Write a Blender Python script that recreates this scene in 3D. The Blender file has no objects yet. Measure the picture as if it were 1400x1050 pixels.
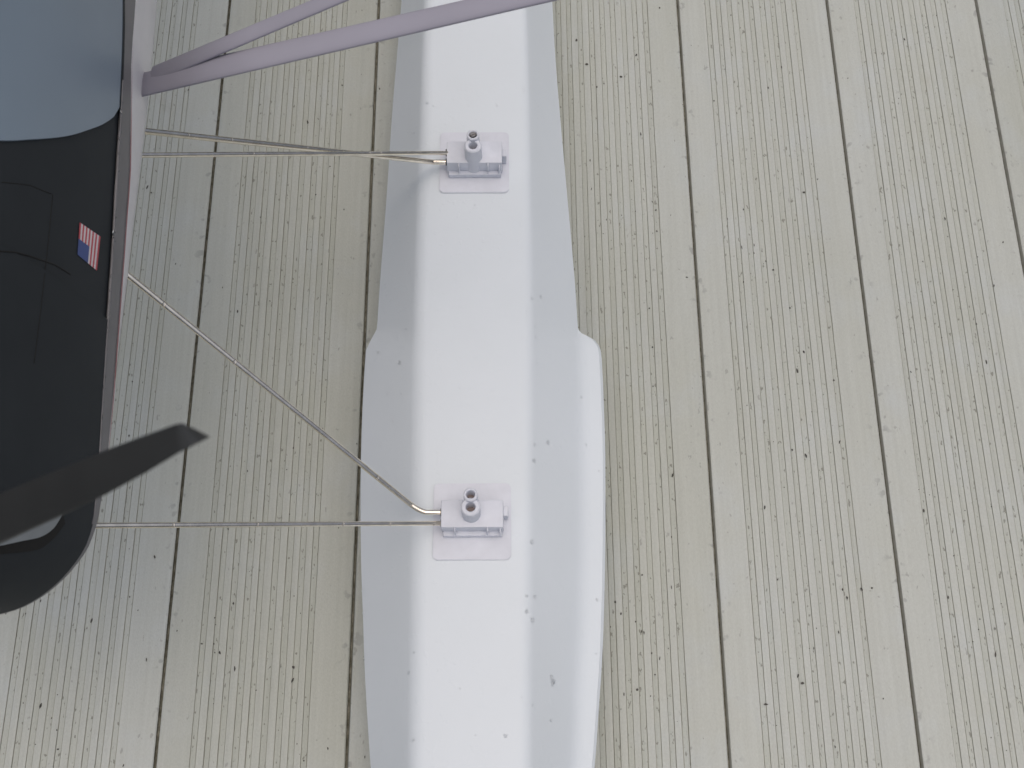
import bpy, bmesh, math, random
from mathutils import Vector, Matrix, noise
from mathutils.bvhtree import BVHTree

scene = bpy.context.scene
C = scene.collection
R = math.radians

# ------------------------------------------------------------------ camera, sky, sun, exposure
TILT, YAW, FPX = R(19.7), R(-0.322), 1500.0
CAM = Vector((0, 0, 0.884))
cam_data = bpy.data.cameras.new('camera')
cam_data.sensor_width = 36.0
cam_data.lens = FPX / 1400 * 36.0
cam_data.clip_start = 0.01
cam_data.clip_end = 100
cam_data.dof.use_dof = True
cam_data.dof.focus_distance = 0.86
cam_data.dof.aperture_fstop = 28
cam = bpy.data.objects.new('camera', cam_data)
C.objects.link(cam)
ROT = Matrix.Rotation(YAW, 3, 'Z') @ Matrix.Rotation(TILT, 3, 'X')
cam.matrix_world = Matrix.Translation(CAM) @ ROT.to_4x4()
scene.camera = cam

SUN_EL, SUN_AZ = 86, 95            # overcast: the bright part of the cloud is to the right
world = bpy.data.worlds.new('World')
scene.world = world
world.use_nodes = True
wn = world.node_tree
wn.nodes.clear()
sky = wn.nodes.new('ShaderNodeTexSky')
sky.sky_type = 'NISHITA'
sky.sun_disc = False
sky.sun_elevation = R(SUN_EL)
sky.sun_rotation = R(SUN_AZ)
sky.dust_density = 6.0
sky.ozone_density = 0.6
sky.air_density = 0.6
bg = wn.nodes.new('ShaderNodeBackground')
bg.inputs['Strength'].default_value = 0.095
wo = wn.nodes.new('ShaderNodeOutputWorld')
wn.links.new(sky.outputs[0], bg.inputs[0])
wn.links.new(bg.outputs[0], wo.inputs[0])

sun_data = bpy.data.lights.new('sun', 'SUN')
sun_data.energy = 0.85
sun_data.angle = R(120)
sun_data.color = (1.0, 1.0, 0.965)
sun = bpy.data.objects.new('sun', sun_data)
C.objects.link(sun)
sd = Vector((math.cos(R(SUN_EL)) * math.sin(R(SUN_AZ)), math.cos(R(SUN_EL)) * math.cos(R(SUN_AZ)), math.sin(R(SUN_EL))))
sun.rotation_euler = sd.to_track_quat('Z', 'Y').to_euler()
sun.location = sd * 5

scene.view_settings.view_transform = 'Standard'
scene.view_settings.look = 'None'
scene.view_settings.exposure = -0.04
scene.view_settings.gamma = 1.0
scene.view_settings.use_curve_mapping = False

# ------------------------------------------------------------------ measuring helpers
def ray(px, py):
    return (ROT @ Vector(((px - 700) / FPX, (525 - py) / FPX, -1.0))).normalized()

def at(px, py, z):
    """world point at height z seen at a place in the photograph (used for measuring)"""
    d = ray(px, py)
    return CAM + d * ((z - CAM.z) / d.z)

def project(p):
    q = ROT.transposed() @ (Vector(p) - CAM)
    return (700 - FPX * q.x / q.z, 525 + FPX * q.y / q.z)

def lerp_table(tab, x):
    if x <= tab[0][0]: return tab[0][1]
    for (a, fa), (b, fb) in zip(tab, tab[1:]):
        if x <= b:
            return fa + (fb - fa) * (x - a) / (b - a)
    return tab[-1][1]

def smooth_table(tab, x):
    """Catmull-Rom through a table"""
    n = len(tab)
    if x <= tab[0][0]: return tab[0][1]
    if x >= tab[-1][0]: return tab[-1][1]
    for i in range(n - 1):
        if x <= tab[i + 1][0]:
            x0, y0 = tab[i]; x1, y1 = tab[i + 1]
            h = x1 - x0
            def sl(k):
                if k == 0: return (tab[1][1] - tab[0][1]) / (tab[1][0] - tab[0][0])
                if k == n - 1: return (tab[-1][1] - tab[-2][1]) / (tab[-1][0] - tab[-2][0])
                d0 = (tab[k][1] - tab[k - 1][1]) / (tab[k][0] - tab[k - 1][0])
                d1 = (tab[k + 1][1] - tab[k][1]) / (tab[k + 1][0] - tab[k][0])
                return 0.0 if d0 * d1 <= 0 else 2 * d0 * d1 / (d0 + d1)
            m0, m1 = sl(i), sl(i + 1)
            t = (x - x0) / h
            return ((2*t**3 - 3*t**2 + 1) * y0 + (t**3 - 2*t**2 + t) * h * m0
                    + (-2*t**3 + 3*t**2) * y1 + (t**3 - t**2) * h * m1)

# ------------------------------------------------------------------ object helpers
def link_mesh(name, verts, faces, mats, parent=None, smooth=True, slots=None, origin=Vector((0, 0, 0))):
    me = bpy.data.meshes.new(name)
    me.from_pydata([tuple(Vector(v) - origin) for v in verts], [], faces)
    for m in (mats if isinstance(mats, (list, tuple)) else [mats]):
        me.materials.append(m)
    if slots is not None:
        me.polygons.foreach_set('material_index', slots)
    me.polygons.foreach_set('use_smooth', [smooth] * len(me.polygons))
    me.update()
    o = bpy.data.objects.new(name, me)
    C.objects.link(o)
    if parent: o.parent = parent
    return o

def fix_normals(o):
    bm = bmesh.new(); bm.from_mesh(o.data)
    bmesh.ops.recalc_face_normals(bm, faces=bm.faces)
    bm.to_mesh(o.data); bm.free()

def auto_smooth(o, ang=40):
    bm = bmesh.new(); bm.from_mesh(o.data)
    for e in bm.edges:
        if len(e.link_faces) == 2 and e.calc_face_angle(0) > R(ang):
            e.smooth = False
    bm.to_mesh(o.data); bm.free()

def tube_geo(path, rad, n=12, cap=True):
    """tube along a list of points; rad a number or list"""
    vs, fs = [], []
    P = [Vector(p) for p in path]
    up = Vector((0, 0, 1))
    for i, p in enumerate(P):
        a = P[max(0, i - 1)]; b = P[min(len(P) - 1, i + 1)]
        t = (b - a).normalized()
        s = t.cross(up)
        if s.length < 1e-4: s = t.cross(Vector((1, 0, 0)))
        s.normalize(); w = s.cross(t)
        r = rad[i] if isinstance(rad, (list, tuple)) else rad
        for k in range(n):
            an = 2 * math.pi * k / n
            vs.append(p + (s * math.cos(an) + w * math.sin(an)) * r)
    for i in range(len(P) - 1):
        for k in range(n):
            fs.append((i*n + k, i*n + (k+1) % n, (i+1)*n + (k+1) % n, (i+1)*n + k))
    if cap:
        fs.append(tuple(range(n))[::-1])
        fs.append(tuple(range((len(P)-1)*n, len(P)*n)))
    return vs, fs

def bevel_box(x0, x1, y0, y1, z0, z1, r=0.0008, seg=2):
    bm = bmesh.new()
    bmesh.ops.create_cube(bm, size=1)
    for v in bm.verts:
        v.co = Vector((x0 + (x1-x0)*(v.co.x+.5), y0 + (y1-y0)*(v.co.y+.5), z0 + (z1-z0)*(v.co.z+.5)))
    bmesh.ops.bevel(bm, geom=list(bm.edges), offset=r, segments=seg, affect='EDGES', profile=0.5)
    return bm

def bm_obj(name, bm, mats, parent=None, smooth_ang=35):
    me = bpy.data.meshes.new(name)
    bm.normal_update()
    for f in bm.faces: f.smooth = True
    for e in bm.edges:
        if len(e.link_faces) == 2 and e.calc_face_angle(0) > R(smooth_ang): e.smooth = False
    bm.to_mesh(me); bm.free()
    for m in (mats if isinstance(mats, (list, tuple)) else [mats]): me.materials.append(m)
    o = bpy.data.objects.new(name, me); C.objects.link(o)
    if parent: o.parent = parent
    return o

# ------------------------------------------------------------------ materials
class NT:
    def __init__(self, name):
        self.m = bpy.data.materials.new(name); self.m.use_nodes = True
        self.t = self.m.node_tree
        self.b = self.t.nodes['Principled BSDF']
    def n(self, typ, **kw):
        nd = self.t.nodes.new(typ)
        for k, v in kw.items():
            if k in nd.inputs.keys(): nd.inputs[k].default_value = v
            else: setattr(nd, k, v)
        return nd
    def l(self, a, b): self.t.links.new(a, b)
    def ramp(self, src, p0, p1, c0=(0,0,0,1), c1=(1,1,1,1)):
        r = self.n('ShaderNodeValToRGB')
        r.color_ramp.elements[0].position = p0; r.color_ramp.elements[0].color = c0
        r.color_ramp.elements[1].position = p1; r.color_ramp.elements[1].color = c1
        self.l(src, r.inputs[0]); return r.outputs[0]
    def mix(self, fac, a, b, mode='MIX'):
        m = self.n('ShaderNodeMix', data_type='RGBA', blend_type=mode)
        for s, v in ((m.inputs[0], fac), (m.inputs[6], a), (m.inputs[7], b)):
            if isinstance(v, (int, float)): s.default_value = v
            elif isinstance(v, tuple): s.default_value = v if len(v) == 4 else (*v, 1)
            else: self.l(v, s)
        return m.outputs[2]
    def coords(self, sc=(1, 1, 1), rnd=True):
        tc = self.n('ShaderNodeTexCoord'); mp = self.n('ShaderNodeMapping')
        mp.inputs['Scale'].default_value = sc
        self.l(tc.outputs['Object'], mp.inputs[0])
        if rnd:
            oi = self.n('ShaderNodeObjectInfo'); mu = self.n('ShaderNodeMath', operation='MULTIPLY')
            mu.inputs[1].default_value = 37.0
            self.l(oi.outputs['Random'], mu.inputs[0]); cx = self.n('ShaderNodeCombineXYZ')
            self.l(mu.outputs[0], cx.inputs[2]); self.l(mu.outputs[0], cx.inputs[1]); self.l(cx.outputs[0], mp.inputs['Location'])
        return mp.outputs[0]
    def noise(self, vec, scale, detail=3, rough=0.55):
        nd = self.n('ShaderNodeTexNoise'); nd.inputs['Scale'].default_value = scale
        nd.inputs['Detail'].default_value = detail; nd.inputs['Roughness'].default_value = rough
        self.l(vec, nd.inputs['Vector']); return nd.outputs[0]
    def bump(self, h, strength, dist):
        b = self.n('ShaderNodeBump'); b.inputs['Strength'].default_value = strength; b.inputs['Distance'].default_value = dist
        self.l(h, b.inputs['Height']); self.l(b.outputs[0], self.b.inputs['Normal'])
    def set(self, **kw):
        for k, v in kw.items():
            self.b.inputs[k.replace('_', ' ')].default_value = (*v, 1) if isinstance(v, tuple) and len(v) == 3 else v
        return self

def deck_material(name, ca, cb, speck, streak_amt, rough=0.55, smudge=False):
    M = NT(name)
    big = M.noise(M.coords((1, .45, 1)), 9, 4)
    col = M.mix(M.ramp(big, .35, .65), ca, cb)
    cool = M.noise(M.coords((1, .7, 1)), 23, 3)                      # bleached patches
    col = M.mix(M.ramp(cool, .5, .72, (0,0,0,1), (.45,.45,.45,1)), col, (cb[0]*1.02, cb[1]*1.05, cb[2]*1.13))
    st = M.noise(M.coords((260, 5, 1)), 1.0, 4, .6)                  # long grain streaks
    col = M.mix(streak_amt, col, M.ramp(st, .3, .7, (.55,.54,.49,1), (1.18,1.18,1.18,1)), 'MULTIPLY')
    stn = M.noise(M.coords((1, .55, 1)), 17, 5, .65)                 # tannin stains
    col = M.mix(M.ramp(stn, .66, .80, (0,0,0,1), (.30,.30,.30,1)), col, (.30, .25, .17))
    if smudge:                                                       # grey mould smudges beside the joints
        tc = M.n('ShaderNodeTexCoord'); sx = M.n('ShaderNodeSeparateXYZ'); M.l(tc.outputs['Object'], sx.inputs[0])
        ab = M.n('ShaderNodeMath', operation='SUBTRACT'); ab.inputs[1].default_value = .073; M.l(sx.outputs[0], ab.inputs[0])
        aa = M.n('ShaderNodeMath', operation='ABSOLUTE'); M.l(ab.outputs[0], aa.inputs[0])
        near = M.ramp(aa.outputs[0], .0600, .0715)
        sm = M.noise(M.coords((110, 110, 1)), 1.0, 2, .5)
        fac = M.n('ShaderNodeMath', operation='MULTIPLY'); M.l(near, fac.inputs[0]); M.l(M.ramp(sm, .63, .69, (0,0,0,1), (.55,.55,.55,1)), fac.inputs[1])
        col = M.mix(fac.outputs[0], col, (.22, .22, .215))
        fleck = M.noise(M.coords((230, 120, 1)), 1.0, 2, .5)
        col = M.mix(M.ramp(fleck, .70, .74, (0,0,0,1), (.5,.5,.5,1)), col, (.24, .235, .215))
    oi = M.n('ShaderNodeObjectInfo')
    col = M.mix(1.0, col, M.ramp(oi.outputs['Random'], 0, 1, (.94, .94, .925, 1), (1.05, 1.05, 1.06, 1)), 'MULTIPLY')
    fine = M.noise(M.coords((900, 500, 1)), 1.0, 3, .6)
    col = M.mix(.35, col, M.ramp(fine, .3, .7, (.82,.82,.80,1), (1.1,1.1,1.1,1)), 'MULTIPLY')
    sp = M.noise(M.coords((420, 210, 1)), 1.0, 2, .5)
    col = M.mix(M.ramp(sp, speck, speck + .05, (0,0,0,1), (.7,.7,.7,1)), col, (.17, .165, .135))
    M.l(col, M.b.inputs['Base Color'])
    M.set(Roughness=rough)
    M.bump(fine, .5, .0004)
    return M.m

m_ridge = deck_material('deck_vinyl', (.490, .507, .455), (.512, .533, .494), .75, .13, .5, True)
m_valley = deck_material('deck_valley', (.480, .497, .438), (.500, .520, .474), .64, .2, .7)
M = NT('deck_slit')  # groove dirt; the darker colour also stands in for shade in the slits
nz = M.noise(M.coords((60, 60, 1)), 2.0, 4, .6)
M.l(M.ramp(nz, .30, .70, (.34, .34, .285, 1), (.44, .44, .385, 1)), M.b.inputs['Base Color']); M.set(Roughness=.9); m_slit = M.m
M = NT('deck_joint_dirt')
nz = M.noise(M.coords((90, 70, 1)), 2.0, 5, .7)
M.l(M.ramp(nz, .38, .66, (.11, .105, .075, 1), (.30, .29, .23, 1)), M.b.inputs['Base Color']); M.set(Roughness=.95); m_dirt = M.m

M = NT('white_foam')
c = M.coords((1, 1, 1))
bead = M.n('ShaderNodeTexVoronoi'); bead.inputs['Scale'].default_value = 260; M.l(c, bead.inputs['Vector'])
nz = M.noise(c, 14, 4)
M.l(M.ramp(nz, .3, .7, (.735, .79, .82, 1), (.755, .81, .845, 1)), M.b.inputs['Base Color'])
M.set(Roughness=.42, Specular_IOR_Level=.4)
pit = M.noise(c, 150, 2, .5)
pits = M.ramp(pit, .60, .72)
hm = M.n('ShaderNodeMath', operation='MULTIPLY_ADD'); hm.inputs[1].default_value = .12
M.l(bead.outputs['Distance'], hm.inputs[0]); M.l(pits, hm.inputs[2])
M.bump(hm.outputs[0], .15, .0006); m_foam = M.m

def simple(name, col, rough=.4, metal=0.0, coat=0.0, var=.06, scale=60, bump=0.0, spec=None):
    M = NT(name)
    nz = M.noise(M.coords(), scale, 3)
    lo = tuple(x * (1 - var) for x in col); hi = tuple(min(1, x * (1 + var)) for x in col)
    M.l(M.ramp(nz, .3, .7, (*lo, 1), (*hi, 1)), M.b.inputs['Base Color'])
    M.set(Roughness=rough, Metallic=metal)
    if spec is not None: M.set(Specular_IOR_Level=spec)
    if coat: M.set(Coat_Weight=coat, Coat_Roughness=.08)
    if bump: M.bump(nz, bump, .0005)
    return M.m

m_plastic = simple('lilac_white_plastic', (.71, .735, .795), .42)
m_bore = simple('brown_bore', (.30, .24, .22), .6)
m_screw = simple('screw_steel', (.35, .33, .32), .35, 1.0)
m_steel = simple('steel_wire', (.88, .81, .69), .26, 1.0, var=.12, scale=120)
m_strut = simple('strut_paint', (.38, .37, .432), .7, var=.06, scale=12)
m_black = simple('black_paint', (.033, .038, .042), .5, spec=.07, var=.05, scale=30)
m_prop = simple('black_nylon', (.040, .042, .041), .45, var=.08, scale=40)
m_glass = simple('tinted_windscreen', (.235, .30, .365), .36, coat=.0, var=.05, scale=10)
m_grey = simple('grey_paint', (.19, .185, .19), .45, coat=.0, var=.12, scale=30)
m_hull = simple('white_hull_paint', (.78, .77, .78), .4, var=.04)
m_belly = simple('belly_grey', (.45, .44, .43), .5)
m_red = simple('red_paint', (.34, .075, .085), .5)
m_pink = simple('flag_red', (.50, .05, .07), .45)
m_fwhite = simple('flag_white', (.72, .66, .68), .45)
m_blue = simple('flag_blue', (.035, .07, .25), .45)
m_gap_black = simple('gap_black', (.006, .006, .006), .8)  # flat black for seams, and for shade painted into inlet and wire holes
m_inlet_reflection = simple('inlet_reflection_paint', (.22, .245, .26), .35, var=.1)  # pale tone painted for the sky reflection on the inlet's inner lip
m_joist = simple('joist_wood', (.16, .13, .10), .8)
m_grit = simple('grit', (.085, .08, .07), .9, var=.5, scale=300)
M = NT('water'); M.set(Base_Color=(1, 1, 1), Roughness=.0, IOR=1.33, Transmission_Weight=1.0); m_water = M.m

# ------------------------------------------------------------------ the deck (setting): joists with grooved planks on top
PITCH = 0.146
J0 = at(262.5, 525, 0).x                 # joint between the two leftmost visible planks
Y0, Y1 = -0.55, 1.30
jv, jf = [], []
for yy in (-0.4, 0.0, 0.4, 0.8, 1.2):
    b = len(jv)
    for x in (J0 - 4*PITCH, J0 + 9.5*PITCH):
        for y in (yy - .02, yy + .02):
            for z in (-.12, -.0235): jv.append((x, y, z))
    jf += [tuple(b + i for i in q) for q in ((0,1,3,2), (4,6,7,5), (0,4,5,1), (2,3,7,6), (1,5,7,3), (0,2,6,4))]
deck = link_mesh('deck', jv, jf, m_joist, smooth=False)
fix_normals(deck)
deck['kind'] = 'structure'
deck['label'] = 'pale grey deck of grooved planks running under the floatplane'

def plank_mesh(seed):
    rng = random.Random(seed)
    prof = []                            # (x, z, slot of the face that follows, wobble id, is_slit)
    gl, gr = .0001, .0012
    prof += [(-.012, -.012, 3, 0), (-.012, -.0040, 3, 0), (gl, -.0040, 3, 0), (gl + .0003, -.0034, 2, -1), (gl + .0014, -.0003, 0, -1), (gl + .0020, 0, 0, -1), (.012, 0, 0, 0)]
    s = .0262; per = .01062
    wid = 1
    for k in range(9):
        x = s + k * per + rng.uniform(-.0003, .0003)
        w1 = rng.uniform(.00042, .00068); w2 = rng.uniform(.0004, .0006)
        vw = rng.uniform(.0046, .0056)
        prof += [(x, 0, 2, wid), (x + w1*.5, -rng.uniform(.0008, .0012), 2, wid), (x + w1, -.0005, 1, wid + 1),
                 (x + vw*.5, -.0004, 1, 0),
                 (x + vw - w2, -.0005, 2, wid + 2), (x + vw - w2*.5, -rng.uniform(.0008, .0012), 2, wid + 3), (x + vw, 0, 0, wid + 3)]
        if k < 8: prof.append((x + (vw + per)*.5, rng.uniform(0, .0002), 0, 0))
        wid += 4
    xe = PITCH - gr
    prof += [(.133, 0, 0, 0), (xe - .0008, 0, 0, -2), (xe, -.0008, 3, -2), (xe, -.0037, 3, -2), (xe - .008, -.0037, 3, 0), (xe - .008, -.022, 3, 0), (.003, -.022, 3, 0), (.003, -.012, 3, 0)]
    ys = []
    y = Y0
    while y < Y1:
        ys.append(y); y += .005 if -.14 < y < .72 else .03
    ys.append(Y1)
    n = len(prof)
    vs, fs, sl = [], [], []
    off = rng.uniform(0, 100)
    for y in ys:
        for (x, z, m, w) in prof:
            dx = 0
            if w > 0:
                dx = .00014 * noise.noise(Vector((y * 22, w * 7.3, off))) + .00009 * noise.noise(Vector((y * 110, w * 3.1, off + 9)))
                if z < -.0007: z *= .92 + .3 * noise.noise(Vector((y * 35, w * 5.1, off + 4)))
            elif w < 0:
                dx = .00010 * noise.noise(Vector((y * 30, w * 7.3, off))) + .00008 * noise.noise(Vector((y * 210, w * 5.0, off)))
            vs.append((x + dx, y, z))
    for j in range(len(ys) - 1):
        for i in range(n):
            i2 = (i + 1) % n
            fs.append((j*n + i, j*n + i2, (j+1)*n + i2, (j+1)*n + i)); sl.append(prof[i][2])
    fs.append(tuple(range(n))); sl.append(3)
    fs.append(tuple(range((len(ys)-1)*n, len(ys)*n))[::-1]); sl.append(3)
    return vs, fs, sl

variants = []
for k in range(-4, 9):
    vi = (k + 8) % 4
    if len(variants) < 4:
        v, f, s_ = plank_mesh(50 + len(variants))
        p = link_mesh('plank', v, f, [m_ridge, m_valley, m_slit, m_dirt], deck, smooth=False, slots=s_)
        fix_normals(p)
        variants.append(p.data)
    else:
        p = bpy.data.objects.new('plank', variants[vi]); C.objects.link(p); p.parent = deck
    p.location = (J0 + k * PITCH, 0, 0)

# ------------------------------------------------------------------ the aircraft
BASE = Vector((-0.03, 0.30, 0.0))
plane = bpy.data.objects.new('model_seaplane', None)
plane.empty_display_size = .1
C.objects.link(plane)
plane.location = BASE
plane['label'] = 'model seaplane with black cowling and propeller, its long white float resting on the grey deck'
plane['category'] = 'model aircraft'
def part(name, v, f, m, parent=plane, **kw):
    return link_mesh(name, v, f, m, parent, origin=BASE, **kw)

# ---- float
ZT, ZC = .100, .055
rows = [  # photo row : left edge, top left, top right, right foot, right edge
    (-260, 566, 592, 710, 734, 734), (-120, 558, 587, 714, 745, 745),
    (0, 549, 583, 717, 755, 755), (60, 544, 581, 719, 758, 758), (150, 536.5, 579, 721, 765, 765), (262, 529, 575, 722.5, 775, 775),
    (400, 518.5, 571.5, 724, 787, 787), (440, 516, 571, 724, 789.5, 789.5), (450, 515, 571, 724, 790, 790.5), (456, 512, 571, 724, 791, 796),
    (460, 509.5, 571, 724, 791.5, 806), (465, 507, 571, 724, 792, 814), (472, 503.5, 571, 724, 792.5, 819), (479, 500.5, 571, 724, 793, 821.5), (490, 499.5, 571, 724, 793.5, 822.8), (520, 497.5, 570.5, 724, 795, 824.5),
    (560, 495.5, 570, 724, 796, 826), (625, 493.5, 570, 723.5, 797, 827.8), (700, 493, 569.5, 723, 797, 828), (780, 494, 568.5, 722.5, 796, 827.2),
    (850, 496.5, 567.5, 722, 794, 825.5), (900, 498, 567, 722, 792, 823.5), (960, 501, 566, 722, 789, 819.5), (1050, 507, 564.5, 722, 785, 813),
    (1140, 516, 564, 720, 776, 801), (1240, 532, 566, 715, 760, 782), (1330, 558, 576, 704, 735, 752), (1400, 590, 600, 684, 702, 715), (1440, 622, 628, 656, 664, 668)]
def fillet(a, b, c, d, n=5):
    """points rounding the corner b between a and c, starting d away"""
    p0 = b + (a - b).normalized() * min(d, (a - b).length * .45); p2 = b + (c - b).normalized() * min(d, (c - b).length * .45)
    return [p0 * (1-t)**2 + b * 2*t*(1-t) + p2 * t*t for t in [i / (n-1) for i in range(n)]]
dense = []
for (r0, r1) in zip(rows, rows[1:]):
    steps = max(1, int((r1[0] - r0[0]) / 22))
    for i in range(steps):
        yy = r0[0] + (r1[0] - r0[0]) * i / steps
        dense.append((yy,) + tuple(smooth_table([(r[0], r[c]) for r in rows], yy) for c in range(1, 6)))
dense.append(rows[-1])
fv, ff = [], []
nprof = None
for (yy, uL, uTL, uTR, uF, uR) in dense:
    bow = max(0, (yy - 1050) / 390)
    zc = ZC + .022 * bow**1.5; zt = ZT + .004*bow
    L = at(uL, yy, zc); TL = at(uTL, yy, zt); TR = at(uTR, yy, zt); F = at(uF, yy, zc); E = at(uR, yy, zc)
    yw = (TL.y + TR.y) / 2
    rail = max(0.0, E.x - F.x)
    def wall(a, b): return [a.lerp(b, t) for t in (.2, .45, .7, .88)]
    keel = Vector(((L.x + E.x) / 2, L.y, .002 + .06 * bow**1.4))
    prof = [keel, Vector((L.x + .004, L.y, zc - .012)), L + Vector((.0003, 0, -.004)), L]
    fl = fillet(L, TL, TR, .0080, 7)
    prof += wall(L, fl[0]) + fl
    mid = (TL + TR) / 2; mid.z += .0003
    prof.append(mid)
    prof += fillet(TL, TR, E if rail < .002 else F, .0065, 7)
    if rail < .002:
        prof += wall(prof[-1], E)
        prof += [E + Vector((-.00003*i, 0, .00003*i)) for i in range(5, 0, -1)] + [E + Vector((0, 0, -.002)), E + Vector((-.0005, 0, -.004))]
    else:
        F2 = F + Vector((0, 0, min(.004, rail * .25)))
        Ein = E + Vector((0, 0, .001))
        fl = fillet(TR, F2, Ein, min(.007, rail * .6), 4)
        prof += wall(prof[-1], fl[0]) + fl
        ed = min(.0022, rail * .3)
        prof += [Ein + Vector((-ed, 0, .0002)), E + Vector((0, 0, -.0012)), E + Vector((-.0008, 0, -.0045))]
    prof.append(Vector((E.x - min(.006, .003 + rail), E.y, zc - .014)))
    nprof = len(prof)
    fv += prof
for j in range(len(dense) - 1):
    for i in range(nprof):
        i2 = (i + 1) % nprof
        ff.append((j*nprof + i, j*nprof + i2, (j+1)*nprof + i2, (j+1)*nprof + i))
ff.append(tuple(range(nprof))); ff.append(tuple(range((len(dense)-1)*nprof, len(dense)*nprof))[::-1])
# small bead dents along the foam edges and on the sloping side
floatp = part('float', fv, ff, m_foam)
fix_normals(floatp); auto_smooth(floatp, 32)
bvh_float = BVHTree.FromPolygons(fv, ff)
def on(bvh, px, py, off=0.0):
    d = ray(px, py)
    loc, nor, idx, dist = bvh.ray_cast(CAM, d)
    if loc is None: return None, None
    if nor.dot(d) > 0: nor = -nor
    return loc + nor * off, nor

# ---- brackets on the float
def bracket(px, py, screw, yf, yr, by):
    org = at(px, py, ZT + .0004)
    b = bevel_box(-.0215, .0228, -.0115 + by, .0085 + by, .0016, .0190, .0008, 2)      # clamp block
    for (x0, x1, y0, y1, z0, z1) in ((-.0205, .0218, -.0150, -.0112, .0016, .0065), (.0225, .0262, -.002, .005, .0016, .013),
                                     (-.0122, -.0112, -.0145, -.0110, .0060, .0185), (.0110, .0120, -.0145, -.0110, .0060, .0185),
                                     (.0200, .0210, -.0145, -.0110, .0060, .0160)):
        b2 = bevel_box(x0, x1, y0 + by, y1 + by, z0, z1, .0004, 1)
        me = bpy.data.meshes.new('tmp'); b2.to_mesh(me); b2.free(); b.from_mesh(me); bpy.data.meshes.remove(me)
    br = bm_obj('float_bracket', b, m_plastic, plane)
    br.location = org - BASE
    # mounting plate with rounded corners
    bm = bmesh.new(); ring = []
    hw, rr = .0283, .004
    for (sx, sy, a0) in ((1, 1, 0), (-1, 1, 90), (-1, -1, 180), (1, -1, 270)):
        for k in range(6):
            a = R(a0 + 18 * k)
            ring.append(bm.verts.new((sx * (hw - rr) + rr * math.cos(a), sy * (hw - rr) + rr * math.sin(a), 0)))
    f = bm.faces.new(ring)
    ex = bmesh.ops.extrude_face_region(bm, geom=[f])
    for v in [g for g in ex['geom'] if isinstance(g, bmesh.types.BMVert)]: v.co.z += .0012
    bmesh.ops.recalc_face_normals(bm, faces=bm.faces)
    top = [e for e in bm.edges if all(v.co.z > .0008 for v in e.verts)]
    bmesh.ops.bevel(bm, geom=top, offset=.0005, segments=2, affect='EDGES')
    bm_obj('mounting_plate', bm, m_plastic, br)
    # two sockets standing one behind the other, leaning back a little
    tilt = Matrix.Rotation(R(-6), 4, 'X')
    for (name, yy, z1, ro, ri) in (('socket', yf, .0335, .0068, .0034), ('socket', yr, .0355, .0051, .0031)):
        bm = bmesh.new()
        N = 28
        prof = [(ro*.94, .004), (ro, .018), (ro, z1 - .0008), (ro - .0008, z1), (ri + .0005, z1), (ri, z1 - .0006), (ri, z1 - .010), (0.0003, z1 - .0102)]
        rings = [[bm.verts.new((r * math.cos(2*math.pi*k/N), r * math.sin(2*math.pi*k/N) , z)) for k in range(N)] for r, z in prof]
        for a, c_ in zip(rings, rings[1:]):
            for k in range(N):
                q = bm.faces.new((a[k], a[(k+1) % N], c_[(k+1) % N], c_[k]))
                q.material_index = 1 if a is rings[-2] else 0
        bm.transform(Matrix.Translation((0, yy, 0)) @ tilt)
        bmesh.ops.recalc_face_normals(bm, faces=bm.faces)
        s_ = bm_obj(name, bm, [m_plastic, m_bore], br)
    if screw:
        bm = bmesh.new()
        bmesh.ops.create_cone(bm, cap_ends=True, segments=20, radius1=.0027, radius2=.0022, depth=.0022)
        bmesh.ops.create_cube(bm, size=1, matrix=Matrix.Translation((.0, 0, .0014)) @ Matrix.Rotation(R(25), 4, 'Z') @ Matrix.Diagonal((.0045, .0009, .0008, 1)))
        bm.transform(Matrix.Translation((0, yr + .0036, .0343)) @ tilt)
        bm_obj('screw', bm, m_screw, br)
    return br
bracket(648.5, 222.5, True, -.0078, .0006, 0)
bracket(645.5, 713, False, -.0004, .0078, .003)

# ---- wires from the brackets up to the fuselage
def wire(name, pts, rad):
    path = []
    for a, b in zip(pts, pts[1:]):
        path += [a.lerp(b, i / 6) for i in range(6)]
    path.append(pts[-1])
    v, f = tube_geo(path, rad, 14)
    o = part(name, v, f, m_steel); fix_normals(o); auto_smooth(o, 60); return o
zb = ZT + .0105
def extend(a, b, L):
    return b + (b - a).normalized() * L
p, q = at(618, 209, zb + .004), at(197, 212, .285)
w1 = wire('strut_wire', [p, q, extend(p, q, .05)], .0017)
a0, a1 = at(618, 221.5, zb), at(592, 221.5, zb + .0005)
q = at(200, 179.5, .285)
w2 = wire('strut_wire', [a0, a1, a1.lerp(q, .03), q, extend(a1, q, .05)], .0021)
b0, b1, b2, b3 = at(612, 700.5, zb + .001), at(584, 700.5, zb + .001), at(572, 697, zb + .002), at(562, 690, zb + .004)
q = at(180, 380, .285)
bend = [b1 * (1-t)**2 + at(576.5, 700.3, zb + .0012) * 2*t*(1-t) + b3 * t*t for t in (0, .17, .33, .5, .67, .83, 1)]
w3 = wire('strut_wire', [b0] + bend + [q, extend(b3, q, .05)], .00195)
p, q = at(612, 715.5, zb - .001), at(134, 718.5, .27)
w4 = wire('strut_wire', [p, q, extend(p, q, .07)], .0017)

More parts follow.
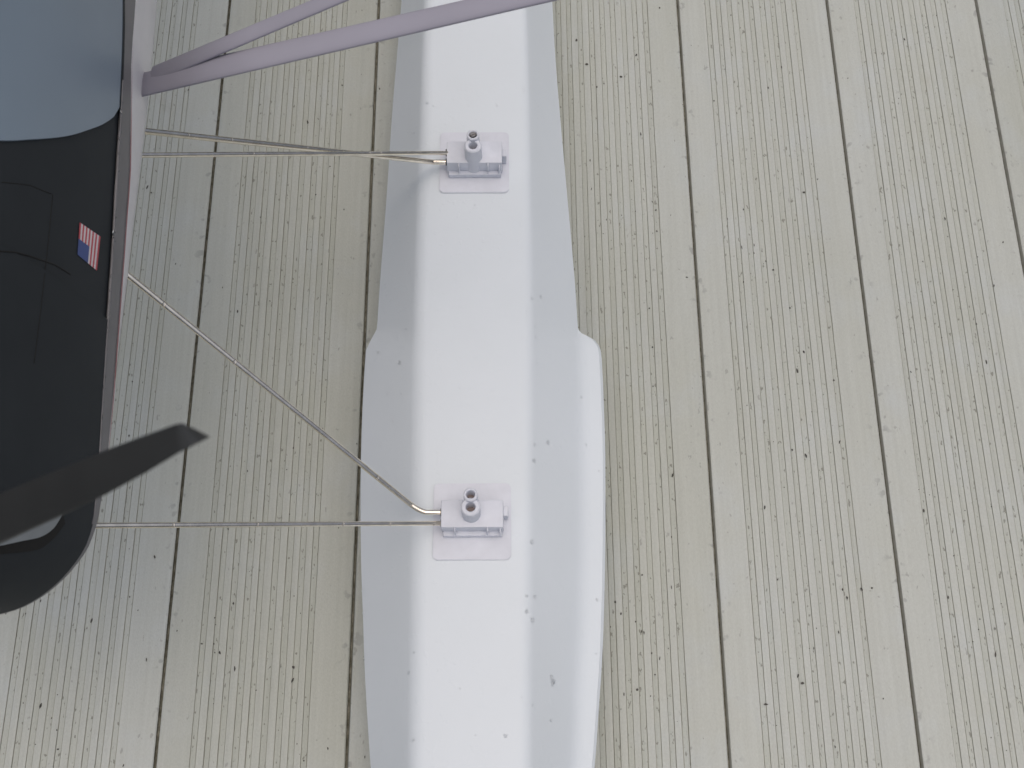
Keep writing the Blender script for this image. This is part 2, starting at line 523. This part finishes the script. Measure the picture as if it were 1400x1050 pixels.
br_up, br_low = [o for o in bpy.data.objects if o.name.startswith('float_bracket')]
for br, hu, hv, hz in ((br_up, 609.5, 208.8, zb + .0042), (br_up, 609.5, 221.5, zb), (br_low, 602.5, 700.5, zb + .001), (br_low, 602.5, 715.4, zb - .001)):
    c0 = at(hu, hv, hz)
    v, f = tube_geo([c0, c0 + Vector((.0022, 0, 0))], .0028, 16)
    o = link_mesh('wire_hole_shade', v, f, m_gap_black, br, origin=BASE + br.location); fix_normals(o); auto_smooth(o, 50)  # solid black plug, its colour standing in for shade inside the hole

# ---- fuselage: nose towards the bottom of the picture
XC, ZB = -.318, .305
edge_px = [(218, -10), (209, 100), (197, 210), (186, 300), (177, 380), (160, 520), (150, 600), (138, 680), (134, 705), (121, 745), (101, 775), (71, 805), (31, 830), (0, 840), (-60, 851)]
edge_tab = sorted([(at(u, y, ZB).y, at(u, y, ZB).x) for u, y in edge_px])
YN = edge_tab[0][0]
edge_tab.append((1.6, XC + .03))
def Xe(Y): return smooth_table(edge_tab, Y)
zw_tab = [(.07, .305), (.15, .3055), (.197, .309), (.272, .318), (.33, .324), (.398, .3435), (.47, .348), (1.6, .37)]      # white / grey paint line
zg_tab = [(.07, .3065), (.12, .311), (.197, .325), (.272, .336), (.33, .345), (.398, .357), (.47, .374), (1.6, .40)]       # grey / black paint line
bh_tab = [(YN, .085), (YN + .004, .10), (YN + .012, .118), (YN + .03, .135), (YN + .07, .148), (.22, .152), (.27, .155), (.36, .20), (.45, .30), (.60, .30), (1.6, .06)]
zw = lambda Y: lerp_table(zw_tab, Y)
zg = lambda Y: smooth_table(zg_tab, Y)
bh = lambda Y: smooth_table(bh_tab, Y)
def zbot(Y): return ZB + (.03 * max(0, 1 - (Y - YN) / .02) ** 2)
def dome(phi, Y, grow=0.0):
    a = Xe(Y) - XC + grow
    return Vector((XC + a * math.cos(phi), Y, zg(Y) + (bh(Y) + grow) * math.sin(phi)))
def ybreak(phi):                          # lower edge of the windscreen
    z = .357 + .15 * math.sin(min(phi, math.pi - phi))
    return smooth_table([(.357, .362), (.3652, .3475), (.3691, .343), (.3779, .334), (.390, .3235), (.403, .313), (.4137, .3055), (.433, .2935), (.4486, .2845), (.47, .276), (.51, .268)], z)
SEAM = .236
PH = [math.pi * i / 120 for i in range(121)]
def loft(name, y_from, y_to, n, mat, grow=0.0, lip=0.0):
    vs, fs = [], []
    for j in range(n + 1):
        t = j / n
        for ph in PH:
            a, b = y_from(ph), y_to(ph)
            vs.append(dome(ph, a + (b - a) * t, grow(a + (b - a) * t) if callable(grow) else grow))
    m = len(PH)
    for j in range(n):
        for i in range(m - 1):
            fs.append((j*m + i, j*m + i + 1, (j+1)*m + i + 1, (j+1)*m + i))
    if lip:                               # turned-in rear edge, so the shell has thickness
        b0 = len(vs)
        for ph in PH: vs.append(dome(ph, y_to(ph) + .0002, -.002))
        for i in range(m - 1): fs.append((n*m + i, n*m + i + 1, b0 + i + 1, b0 + i))
    return vs, fs
ynose = lambda ph: YN
v, f = loft('cowling', ynose, lambda ph: SEAM, 60, m_black, grow=.0012, lip=1)
m_ = len(PH)
# densify the tight front: remap rows towards the nose
for j in range(61):
    t = (j / 60) ** 1.8
    for i, ph in enumerate(PH):
        v[j*m_ + i] = dome(ph, YN + (SEAM - YN) * t, .0012)
# nose face closes towards the shaft
ctr = len(v)
for s_ in (.8, .45):
    for i, ph in enumerate(PH):
        p = dome(ph, YN, .0012); c_ = Vector((XC, YN - .004, .40))
        v.append(c_ + (p - c_) * s_ + Vector((0, -.002 * (1 - s_), 0)))
for i in range(m_ - 1):
    f.append((i, i + 1, ctr + i + 1, ctr + i)); f.append((ctr + i, ctr + i + 1, ctr + m_ + i + 1, ctr + m_ + i))
v.append(Vector((XC, YN - .006, .40)))
for i in range(m_ - 1): f.append((ctr + m_ + i, ctr + m_ + i + 1, len(v) - 1))
cowl_v, cowl_f = list(v), list(f)
cowling = part('cowling', v, f, m_black); fix_normals(cowling); auto_smooth(cowling, 60)
v, f = loft('deck', lambda ph: SEAM - .004, lambda ph: ybreak(ph) + .004, 16, m_black, grow=-.0003)
top_deck = part('nose_deck', v, f, m_black); fix_normals(top_deck)
deckv, deckf = v, f
v, f = loft('windscreen', ybreak, lambda ph: .70, 40, m_glass, grow=.0010)
b0 = len(v)
for ph in PH: v.append(dome(ph, ybreak(ph), -.0012))
for i in range(m_ - 1): f.append((i, i + 1, b0 + i + 1, b0 + i))
windscreen = part('windscreen', v, f, m_glass); fix_normals(windscreen); auto_smooth(windscreen, 60)
v, f = loft('rear', lambda ph: .70, lambda ph: 1.6, 12, m_hull)
rear = part('rear_fuselage', v, f, m_hull); fix_normals(rear)

# sides and belly below the paint line
ysl = [YN + .0005 + (1.6 - YN) * (i / 90) ** 2.2 for i in range(91)]
def side_band(name, lo, hi, mat, grow=0.0, n=2, both=True):
    vs, fs = [], []
    for sgn in ((1, -1) if both else (1,)):
        b = len(vs)
        for Y in ysl:
            z0, z1 = lo(Y), hi(Y)
            for k in range(n + 1):
                z = z0 + (z1 - z0) * k / n
                a = Xe(Y) - XC + grow
                vs.append(Vector((XC + sgn * a, Y, z)))
        for j in range(len(ysl) - 1):
            for k in range(n):
                q = (b + j*(n+1) + k, b + j*(n+1) + k + 1, b + (j+1)*(n+1) + k + 1, b + (j+1)*(n+1) + k)
                fs.append(q)
    o = part(name, vs, fs, mat); fix_normals(o); return o
side_band('side_panel', zw, lambda Y: zg(Y) + .0008, m_grey, .0006, 3)
side_band('pinstripe', lambda Y: zw(Y) - .0004, lambda Y: zw(Y) - .0004 + .0013 * min(1, max(0.02, (Y - .15) / .06)) * min(1, max(0.02, (.40 - Y) / .05)), m_red, .0010, 1)
side_band('window_frame', lambda Y: zg(Y) - .0004, lambda Y: zg(Y) + (.0032 if Y < .70 else .0002) * min(1, max(0, (Y - .335) / .02)), m_black, .0012, 1)
vs, fs = [], []
for Y in ysl:
    a = Xe(Y) - XC; zz = zbot(Y); zt_ = max(zw(Y) + .0002, zz + .0005)
    pr = [(a, zt_), (a, zz + .006 if zz + .006 < zt_ else zz + .0004), (a - .001, zz + .0002), (a - .005, zz - .004), (0, zz - .008), (-a + .005, zz - .004), (-a + .001, zz + .0002), (-a, zz + .0003), (-a, zt_)]
    for x, z in pr: vs.append(Vector((XC + x, Y, z)))
n = 9
sl = []
for j in range(len(ysl) - 1):
    Y_ = ysl[j]
    for i in range(n - 1):
        fs.append((j*n + i, j*n + i + 1, (j+1)*n + i + 1, (j+1)*n + i)); sl.append(2 if Y_ < .15 else (0 if i in (0, 1, 6, 7) else 1))
fs.append(tuple(range(n))); sl.append(2)
belly = part('lower_hull', vs, fs, [m_hull, m_belly, m_black], slots=sl); fix_normals(belly); auto_smooth(belly, 40)
# thin uneven grey bead where nose deck and grey panel meet
edge_pts = [Vector((Xe(Y) + .0010, Y, zg(Y) + .0006)) for Y in [YN + .05 + i * .008 for i in range(32)]]
v, f = tube_geo(edge_pts, [.0007 + .0005 * abs(noise.noise(Vector((i * .9, 3, 1)))) for i in range(32)], 8)
trim = part('edge_trim', v, f, m_grey); fix_normals(trim)

# ---- things lying on the cowling surface
allv = cowl_v + deckv; allf = cowl_f + [tuple(i + len(cowl_v) for i in q) for q in deckf]
bvh_cowl = BVHTree.FromPolygons(allv, allf)
def quad_patch(c00, c10, c11, c01, nu, nv, off):
    """grid on the cowling between four photo corners"""
    vs = []
    for j in range(nv + 1):
        for i in range(nu + 1):
            s_, t = i / nu, j / nv
            a = (c00[0]*(1-s_) + c10[0]*s_, c00[1]*(1-s_) + c10[1]*s_); b = (c01[0]*(1-s_) + c11[0]*s_, c01[1]*(1-s_) + c11[1]*s_)
            p, nrm = on(bvh_cowl, a[0]*(1-t) + b[0]*t, a[1]*(1-t) + b[1]*t, off)
            vs.append(p)
    fs = [(j*(nu+1) + i, j*(nu+1) + i + 1, (j+1)*(nu+1) + i + 1, (j+1)*(nu+1) + i) for j in range(nv) for i in range(nu)]
    return vs, fs
try:
    v, f = quad_patch((108, 304), (136.5, 323.5), (131.5, 370), (105, 348), 13, 10, .0004)
    sl = []
    for j in range(10):
        for i in range(13):
            sl.append(2 if (i < 7 and j >= 5) else (0 if i % 2 == 0 else 1))
    flag = part('flag_decal', v, f, [m_pink, m_fwhite, m_blue], cowling, slots=sl); fix_normals(flag)
    flag['label'] = 'small red, white and blue striped flag sticker on the black side'
except Exception as ex:
    print('flag patch failed', ex)
def surf_line(name, pts, rad, mat, off=0.0):
    P = []
    for a, b in zip(pts, pts[1:]):
        for i in range(8):
            p, _ = on(bvh_cowl, a[0] + (b[0]-a[0])*i/8, a[1] + (b[1]-a[1])*i/8, off)
            if p: P.append(p)
    if len(P) > 2:
        v, f = tube_geo(P, rad, 6); o = part(name, v, f, mat, cowling); fix_normals(o); return o
surf_line('hatch_seam', [(2, 249), (40, 253), (72, 266), (66, 330), (56, 420), (45, 508)], .00026, m_gap_black, 0)
surf_line('cowl_seam', [(-6, 343), (20, 345), (40, 350), (75, 362), (99, 377)], .00042, m_gap_black, 0)
# air inlet in the corner of the nose: shade painted as a black patch, sky reflection as a pale one
def dens(pts, k=5):
    n = len(pts)
    xs = [(i, p[0]) for i, p in enumerate(pts)]; yy = [(i, p[1]) for i, p in enumerate(pts)]
    return [(smooth_table(xs, i / k), smooth_table(yy, i / k)) for i in range((n - 1) * k + 1)]
def strip_patch(name, top, bot, mat, off):
    top, bot = dens(top), dens(bot)
    vs, n = [], len(top)
    for k in range(4):
        for a, b in zip(top, bot):
            p, nr = on(bvh_cowl, a[0] + (b[0]-a[0])*k/3, a[1] + (b[1]-a[1])*k/3, off)
            if p is None: return None
            vs.append(p)
    fs = [(k*n + i, k*n + i + 1, (k+1)*n + i + 1, (k+1)*n + i) for k in range(3) for i in range(n - 1)]
    o = part(name, vs, fs, mat, cowling); fix_normals(o); return o
strip_patch('air_inlet_shade', [(-30, 745), (0, 742), (20, 735), (45, 722), (62, 712), (84, 694)], [(-30, 762), (0, 757), (22, 755), (50, 751), (70, 738), (88, 716)], m_gap_black, .0005)
strip_patch('inlet_reflection', [(-30, 690), (0, 690), (25, 690), (50, 690), (70, 690), (82, 690)], [(-30, 748), (0, 744), (28, 738), (52, 733), (70, 722), (82, 704)], m_inlet_reflection, .0012)

# ---- propeller: hub in front of the nose, one blade reaching up into the picture
YP = .062
def ray_y(px, py, Y):
    d = ray(px, py); return CAM + d * ((Y - CAM.y) / d.y)
A, T = ray_y(0, 706, YP), ray_y(268, 590, YP)
axis_dir = (T - A); axis_dir.normalize()
hub = A + axis_dir * ((XC - A.x) / axis_dir.x)
Rlen = (T - hub).length
tip_px = project(T)
def blade_geo(sign):
    upper = [(286, 596.5), (272, 589), (258, 582.5), (249, 578.5), (240, 580), (200, 594.5), (145, 615), (80, 641), (0, 674)]
    lower = [(287, 597.5), (281, 600.5), (272, 605.5), (262, 610.5), (243, 620), (200, 646), (145, 676), (80, 707), (0, 744)]
    secs = []
    for u, l in zip(upper, lower):
        k = math.hypot(u[0] - l[0], u[1] - l[1]) / 70
        secs.append((ray_y(*u, YP + .005 * k), ray_y(*l, YP - .006 * k)))
    u0, l0 = secs[-1]; uv, lv = secs[-2]
    for g, wd in ((.35, 1.0), (.65, .80), (.93, .55)):
        c0 = ((u0 + l0) / 2).lerp(hub, g); hw = (u0 - l0) / 2 * wd
        secs.append((c0 + hw, c0 - hw))
    vs, fs = [], []
    m = 14
    for jj, (a, b) in enumerate(secs):
        c0 = (a + b) / 2; h = (a - b) / 2
        nn = axis_dir.cross(h).normalized()
        th = max(.0002, h.length * (.07 + .02 * jj))
        for k in range(m):
            an = 2 * math.pi * k / m
            p = c0 + h * math.cos(an) + nn * math.sin(an) * th * .5
            if sign < 0:
                q = p - hub; q = Vector((-q.x, q.y, -q.z)); p = hub + q
            vs.append(p)
    n = len(secs) - 1
    for jj in range(n):
        for k in range(m):
            fs.append((jj*m + k, jj*m + (k+1) % m, (jj+1)*m + (k+1) % m, (jj+1)*m + k))
    fs.append(tuple(range(m))[::-1]); fs.append(tuple(range(n*m, (n+1)*m)))
    return vs, fs
v, f = tube_geo([hub + Vector((0, yy, 0)) for yy in (-.040, -.036, -.028, -.016, -.004, .010)], [.002, .009, .015, .019, .021, .021], 24)
prop = part('propeller', v, f, m_prop); fix_normals(prop)
for s_ in (1, -1):
    v, f = blade_geo(s_)
    o = part('blade', v, f, m_prop, prop); fix_normals(o)
print('hub', hub, 'radius', Rlen)

# ---- V struts rising to the wing, which lies outside the picture
wz = .66
def strut(p0, p1, width, thick):
    d = (p1 - p0).normalized()
    w = Vector((0, 1, 0)); w = (w - d * w.dot(d)).normalized(); nn = d.cross(w)
    vs, fs = [], []
    m, n = 14, 10
    for j in range(n + 1):
        c0 = p0.lerp(p1, j / n)
        wd = width * (1 + .35 * max(0, 1 - j / 3))
        for k in range(m):
            a = 2 * math.pi * k / m
            vs.append(c0 + w * math.cos(a) * wd * .5 + nn * math.sin(a) * thick * .5)
    for j in range(n):
        for k in range(m): fs.append((j*m + k, j*m + (k+1) % m, (j+1)*m + (k+1) % m, (j+1)*m + k))
    fs.append(tuple(range(m))[::-1]); fs.append(tuple(range(n*m, (n+1)*m)))
    o = part('wing_strut', vs, fs, m_strut); fix_normals(o); return o
def strut_line(pa, pb, za, zb_):
    a, b = at(*pa, za), at(*pb, zb_)
    L = (wz - a.z) / (b.z - a.z)
    return a - (b - a) * .06, a + (b - a) * L
s0, s1 = strut_line((212, 112), (726, -6), .322, .418)
strut(s0, s1, .0132, .0045)
r0, r1 = strut_line((222, 97), (452, 0), .325, .380)
strut(r0, r1, .0092, .0038)
print('strut tops', s1, r1)

# ------------------------------------------------------------------ loose small stuff
rng = random.Random(7)
def drop_geo(center, nrm, r, h, vs, fs, stretch=1.0):
    up = Vector(nrm).normalized(); s_ = up.cross(Vector((0, 1, 0)));
    if s_.length < .05: s_ = up.cross(Vector((1, 0, 0)))
    s_.normalize(); w = s_.cross(up)
    b = len(vs); N = 10; K = 4
    for j in range(K):
        e = j / K * math.pi / 2
        for k in range(N):
            a = 2 * math.pi * k / N
            vs.append(center + (s_ * math.cos(a) + w * math.sin(a) * stretch) * r * math.cos(e) + up * h * math.sin(e))
    vs.append(center + up * h)
    for j in range(K - 1):
        for k in range(N): fs.append((b + j*N + k, b + j*N + (k+1) % N, b + (j+1)*N + (k+1) % N, b + (j+1)*N + k))
    for k in range(N): fs.append((b + (K-1)*N + k, b + (K-1)*N + (k+1) % N, b + K*N))
    fs.append(tuple(b + k for k in range(N))[::-1])
vs, fs = [], []
spots = [(716, 124, 2.5), (736, 146, 2), (735, 162, 2), (714, 121, 1.6), (727, 408, 3), (739, 406, 3.2), (720, 426, 1.8), (731, 447, 2.2), (732, 461, 3), (734, 497, 1.8), (795, 543, 2.6), (794, 571, 1.5),
         (731, 608, 3), (749, 605, 4), (730, 630, 3.6), (801, 608, 2), (819, 644, 2), (727, 741, 4), (731, 816, 4), (720, 815, 2.3), (720, 836, 3), (728, 848, 4), (754, 926, 3.5), (757, 932, 3.5), (755, 934, 4), (728, 964, 2), (753, 985, 3), (816, 820, 3),
         (546, 495, 4), (547, 497, 3), (530, 538, 2.5), (549, 538, 2.5), (537, 577, 2.4), (517, 482, 3), (555, 450, 2), (543, 300, 3), (540, 380, 2.2), (523, 420, 2), (560, 270, 2.4), (566, 182, 2), (584, 141, 2.5), (593, 145, 2),
         (680, 145, 2.5), (628, 420, 1.6), (660, 592, 2), (649, 280, 1.8), (610, 330, 1.6), (559, 920, 2.5), (565, 1012, 3), (548, 805, 2), (566, 892, 2), (691, 1006, 3), (541, 86, 3), (538, 141, 3), (496, 808, 2.6), (497, 838, 3), (498, 900, 2.6), (502, 965, 2)]
for (px, py, r) in spots:
    p, nrm = on(bvh_float, px, py, -.0001)
    if p is None: continue
    rr = r / 1900 * .75
    drop_geo(p, nrm, rr * rng.uniform(.85, 1.15), rr * rng.uniform(.75, 1.0), vs, fs, rng.uniform(.9, 1.5))
for _ in range(130):
    px, py = rng.uniform(505, 820), rng.uniform(0, 1048)
    if 595 < px < 705 and (170 < py < 270 or 650 < py < 770): continue
    p, nrm = on(bvh_float, px, py, -.0001)
    if p is None: continue
    rr = rng.uniform(.00018, .00048) * (.7 if rng.random() < .7 else 1.4)
    drop_geo(p, nrm, rr, rr * .6, vs, fs, rng.uniform(.9, 1.4))
def wire_drops(a, b, ts, r):
    for t in ts:
        p = a.lerp(b, t); drop_geo(p + Vector((0, -.0004, r * .6)), Vector((0, -.3, 1)), r * .62, r * .62, vs, fs, 1.2)
wire_drops(at(618, 209, zb + .004), at(197, 212, .285), (.13, .18, .28, .32, .70), .0018)
wire_drops(at(592, 221.5, zb + .0005), at(200, 179.5, .285), (.02, .37, .50, .75, .88), .0022)
wire_drops(at(562, 690, zb + .004), at(180, 380, .285), (.0, .14, .67, .9), .0022)
wire_drops(at(612, 715.5, zb - .001), at(134, 718.5, .27), (.05, .20, .35, .60, .82), .0019)
for i in range(46):                       # beads of water sitting on the paint edge of the cowling
    p = edge_pts[rng.randrange(6, 30)].lerp(edge_pts[rng.randrange(6, 30)], 0)
    q = p + Vector((.0003, rng.uniform(-.004, .004), rng.uniform(-.001, .001)))
    drop_geo(q, Vector((1, 0, .35)), rng.uniform(.0005, .0011), rng.uniform(.0005, .0009), vs, fs, rng.uniform(1, 2))
drops = link_mesh('water_drops', vs, fs, m_water); fix_normals(drops)
drops['kind'] = 'stuff'
drops['label'] = 'tiny water drops beaded on the white float and the steel wires'
drops['category'] = 'water drops'

vs, fs = [], []
def flake(x, y, z, L, W, ang):
    b = len(vs); n = rng.choice((5, 6, 7))
    for layer in (0, 1):
        for k in range(n):
            a = 2 * math.pi * k / n
            rx, ry = W * (.6 + .6 * rng.random()), L * (.6 + .6 * rng.random())
            X, Yy = rx * math.cos(a), ry * math.sin(a)
            vs.append(Vector((x + X * math.cos(ang) - Yy * math.sin(ang), y + X * math.sin(ang) + Yy * math.cos(ang), z + layer * .0005)))
    fs.append(tuple(b + n + k for k in range(n)))
    for k in range(n): fs.append((b + k, b + (k+1) % n, b + n + (k+1) % n, b + n + k))
known = [(788, 55, 4, 3), (802, 88, 4, 5), (870, 75, 4, 2), (849, 105, 3, 4), (816, 119, 2.5, 2), (1090, 507, 6, 2), (1080, 421, 3, 2), (1099, 481, 4, 2), (1140, 520, 3, 2), (1102, 623, 5, 2), (1083, 615, 3, 2), (1148, 604, 5, 1.5),
         (1158, 817, 4, 2), (1152, 806, 3, 1.6), (1178, 806, 4, 2), (1192, 804, 2.5, 2.5), (1361, 895, 6, 2), (1099, 263, 3, 3), (871, 943, 3, 3), (891, 893, 2, 2), (869, 850, 2, 1.5), (902, 900, 4, 1), (918, 803, 4, 1.2), (878, 786, 2, 2.5), (841, 823, 3, 2), (849, 839, 3, 1.5), (1047, 963, 2, 5), (1091, 924, 5, 2), (1097, 934, 3, 4),
         (400, 930, 6, 2.5), (401, 912, 4, 3), (319, 825, 3, 2), (301, 893, 3, 1.5), (276, 880, 2, 2.5), (898, 316, 2.5, 2), (939, 379, 2, 3), (1014, 338, 5, 1), (1031, 335, 4, 1), (1057, 369, 2, 3), (300, 892, 3, 2)]
for px, py, L, W in known:
    p = at(px, py, .0003); k = 1 / 1650
    flake(p.x, p.y, .0002, L * k * .62, W * k * .62, rng.uniform(-.4, .4))
for _ in range(420):
    px, py = rng.uniform(-60, 1460), rng.uniform(-40, 1080)
    p = at(px, py, 0)
    fx = ((p.x - J0) / PITCH) % 1.0
    if not (.17 < fx < .84) and rng.random() < .8: continue
    s_ = rng.choice((.0003, .0004, .0004, .0005, .0007)); st = rng.choice((1, 1.4, 2, 3))
    flake(p.x, p.y, .0001, s_ * st, s_, rng.uniform(-.3, .3))
grit = link_mesh('deck_grit', vs, fs, m_grit, smooth=False); fix_normals(grit)
grit['kind'] = 'stuff'
grit['label'] = 'dark specks of grit and leaf crumbs scattered over the grooved planks'
grit['category'] = 'grit'
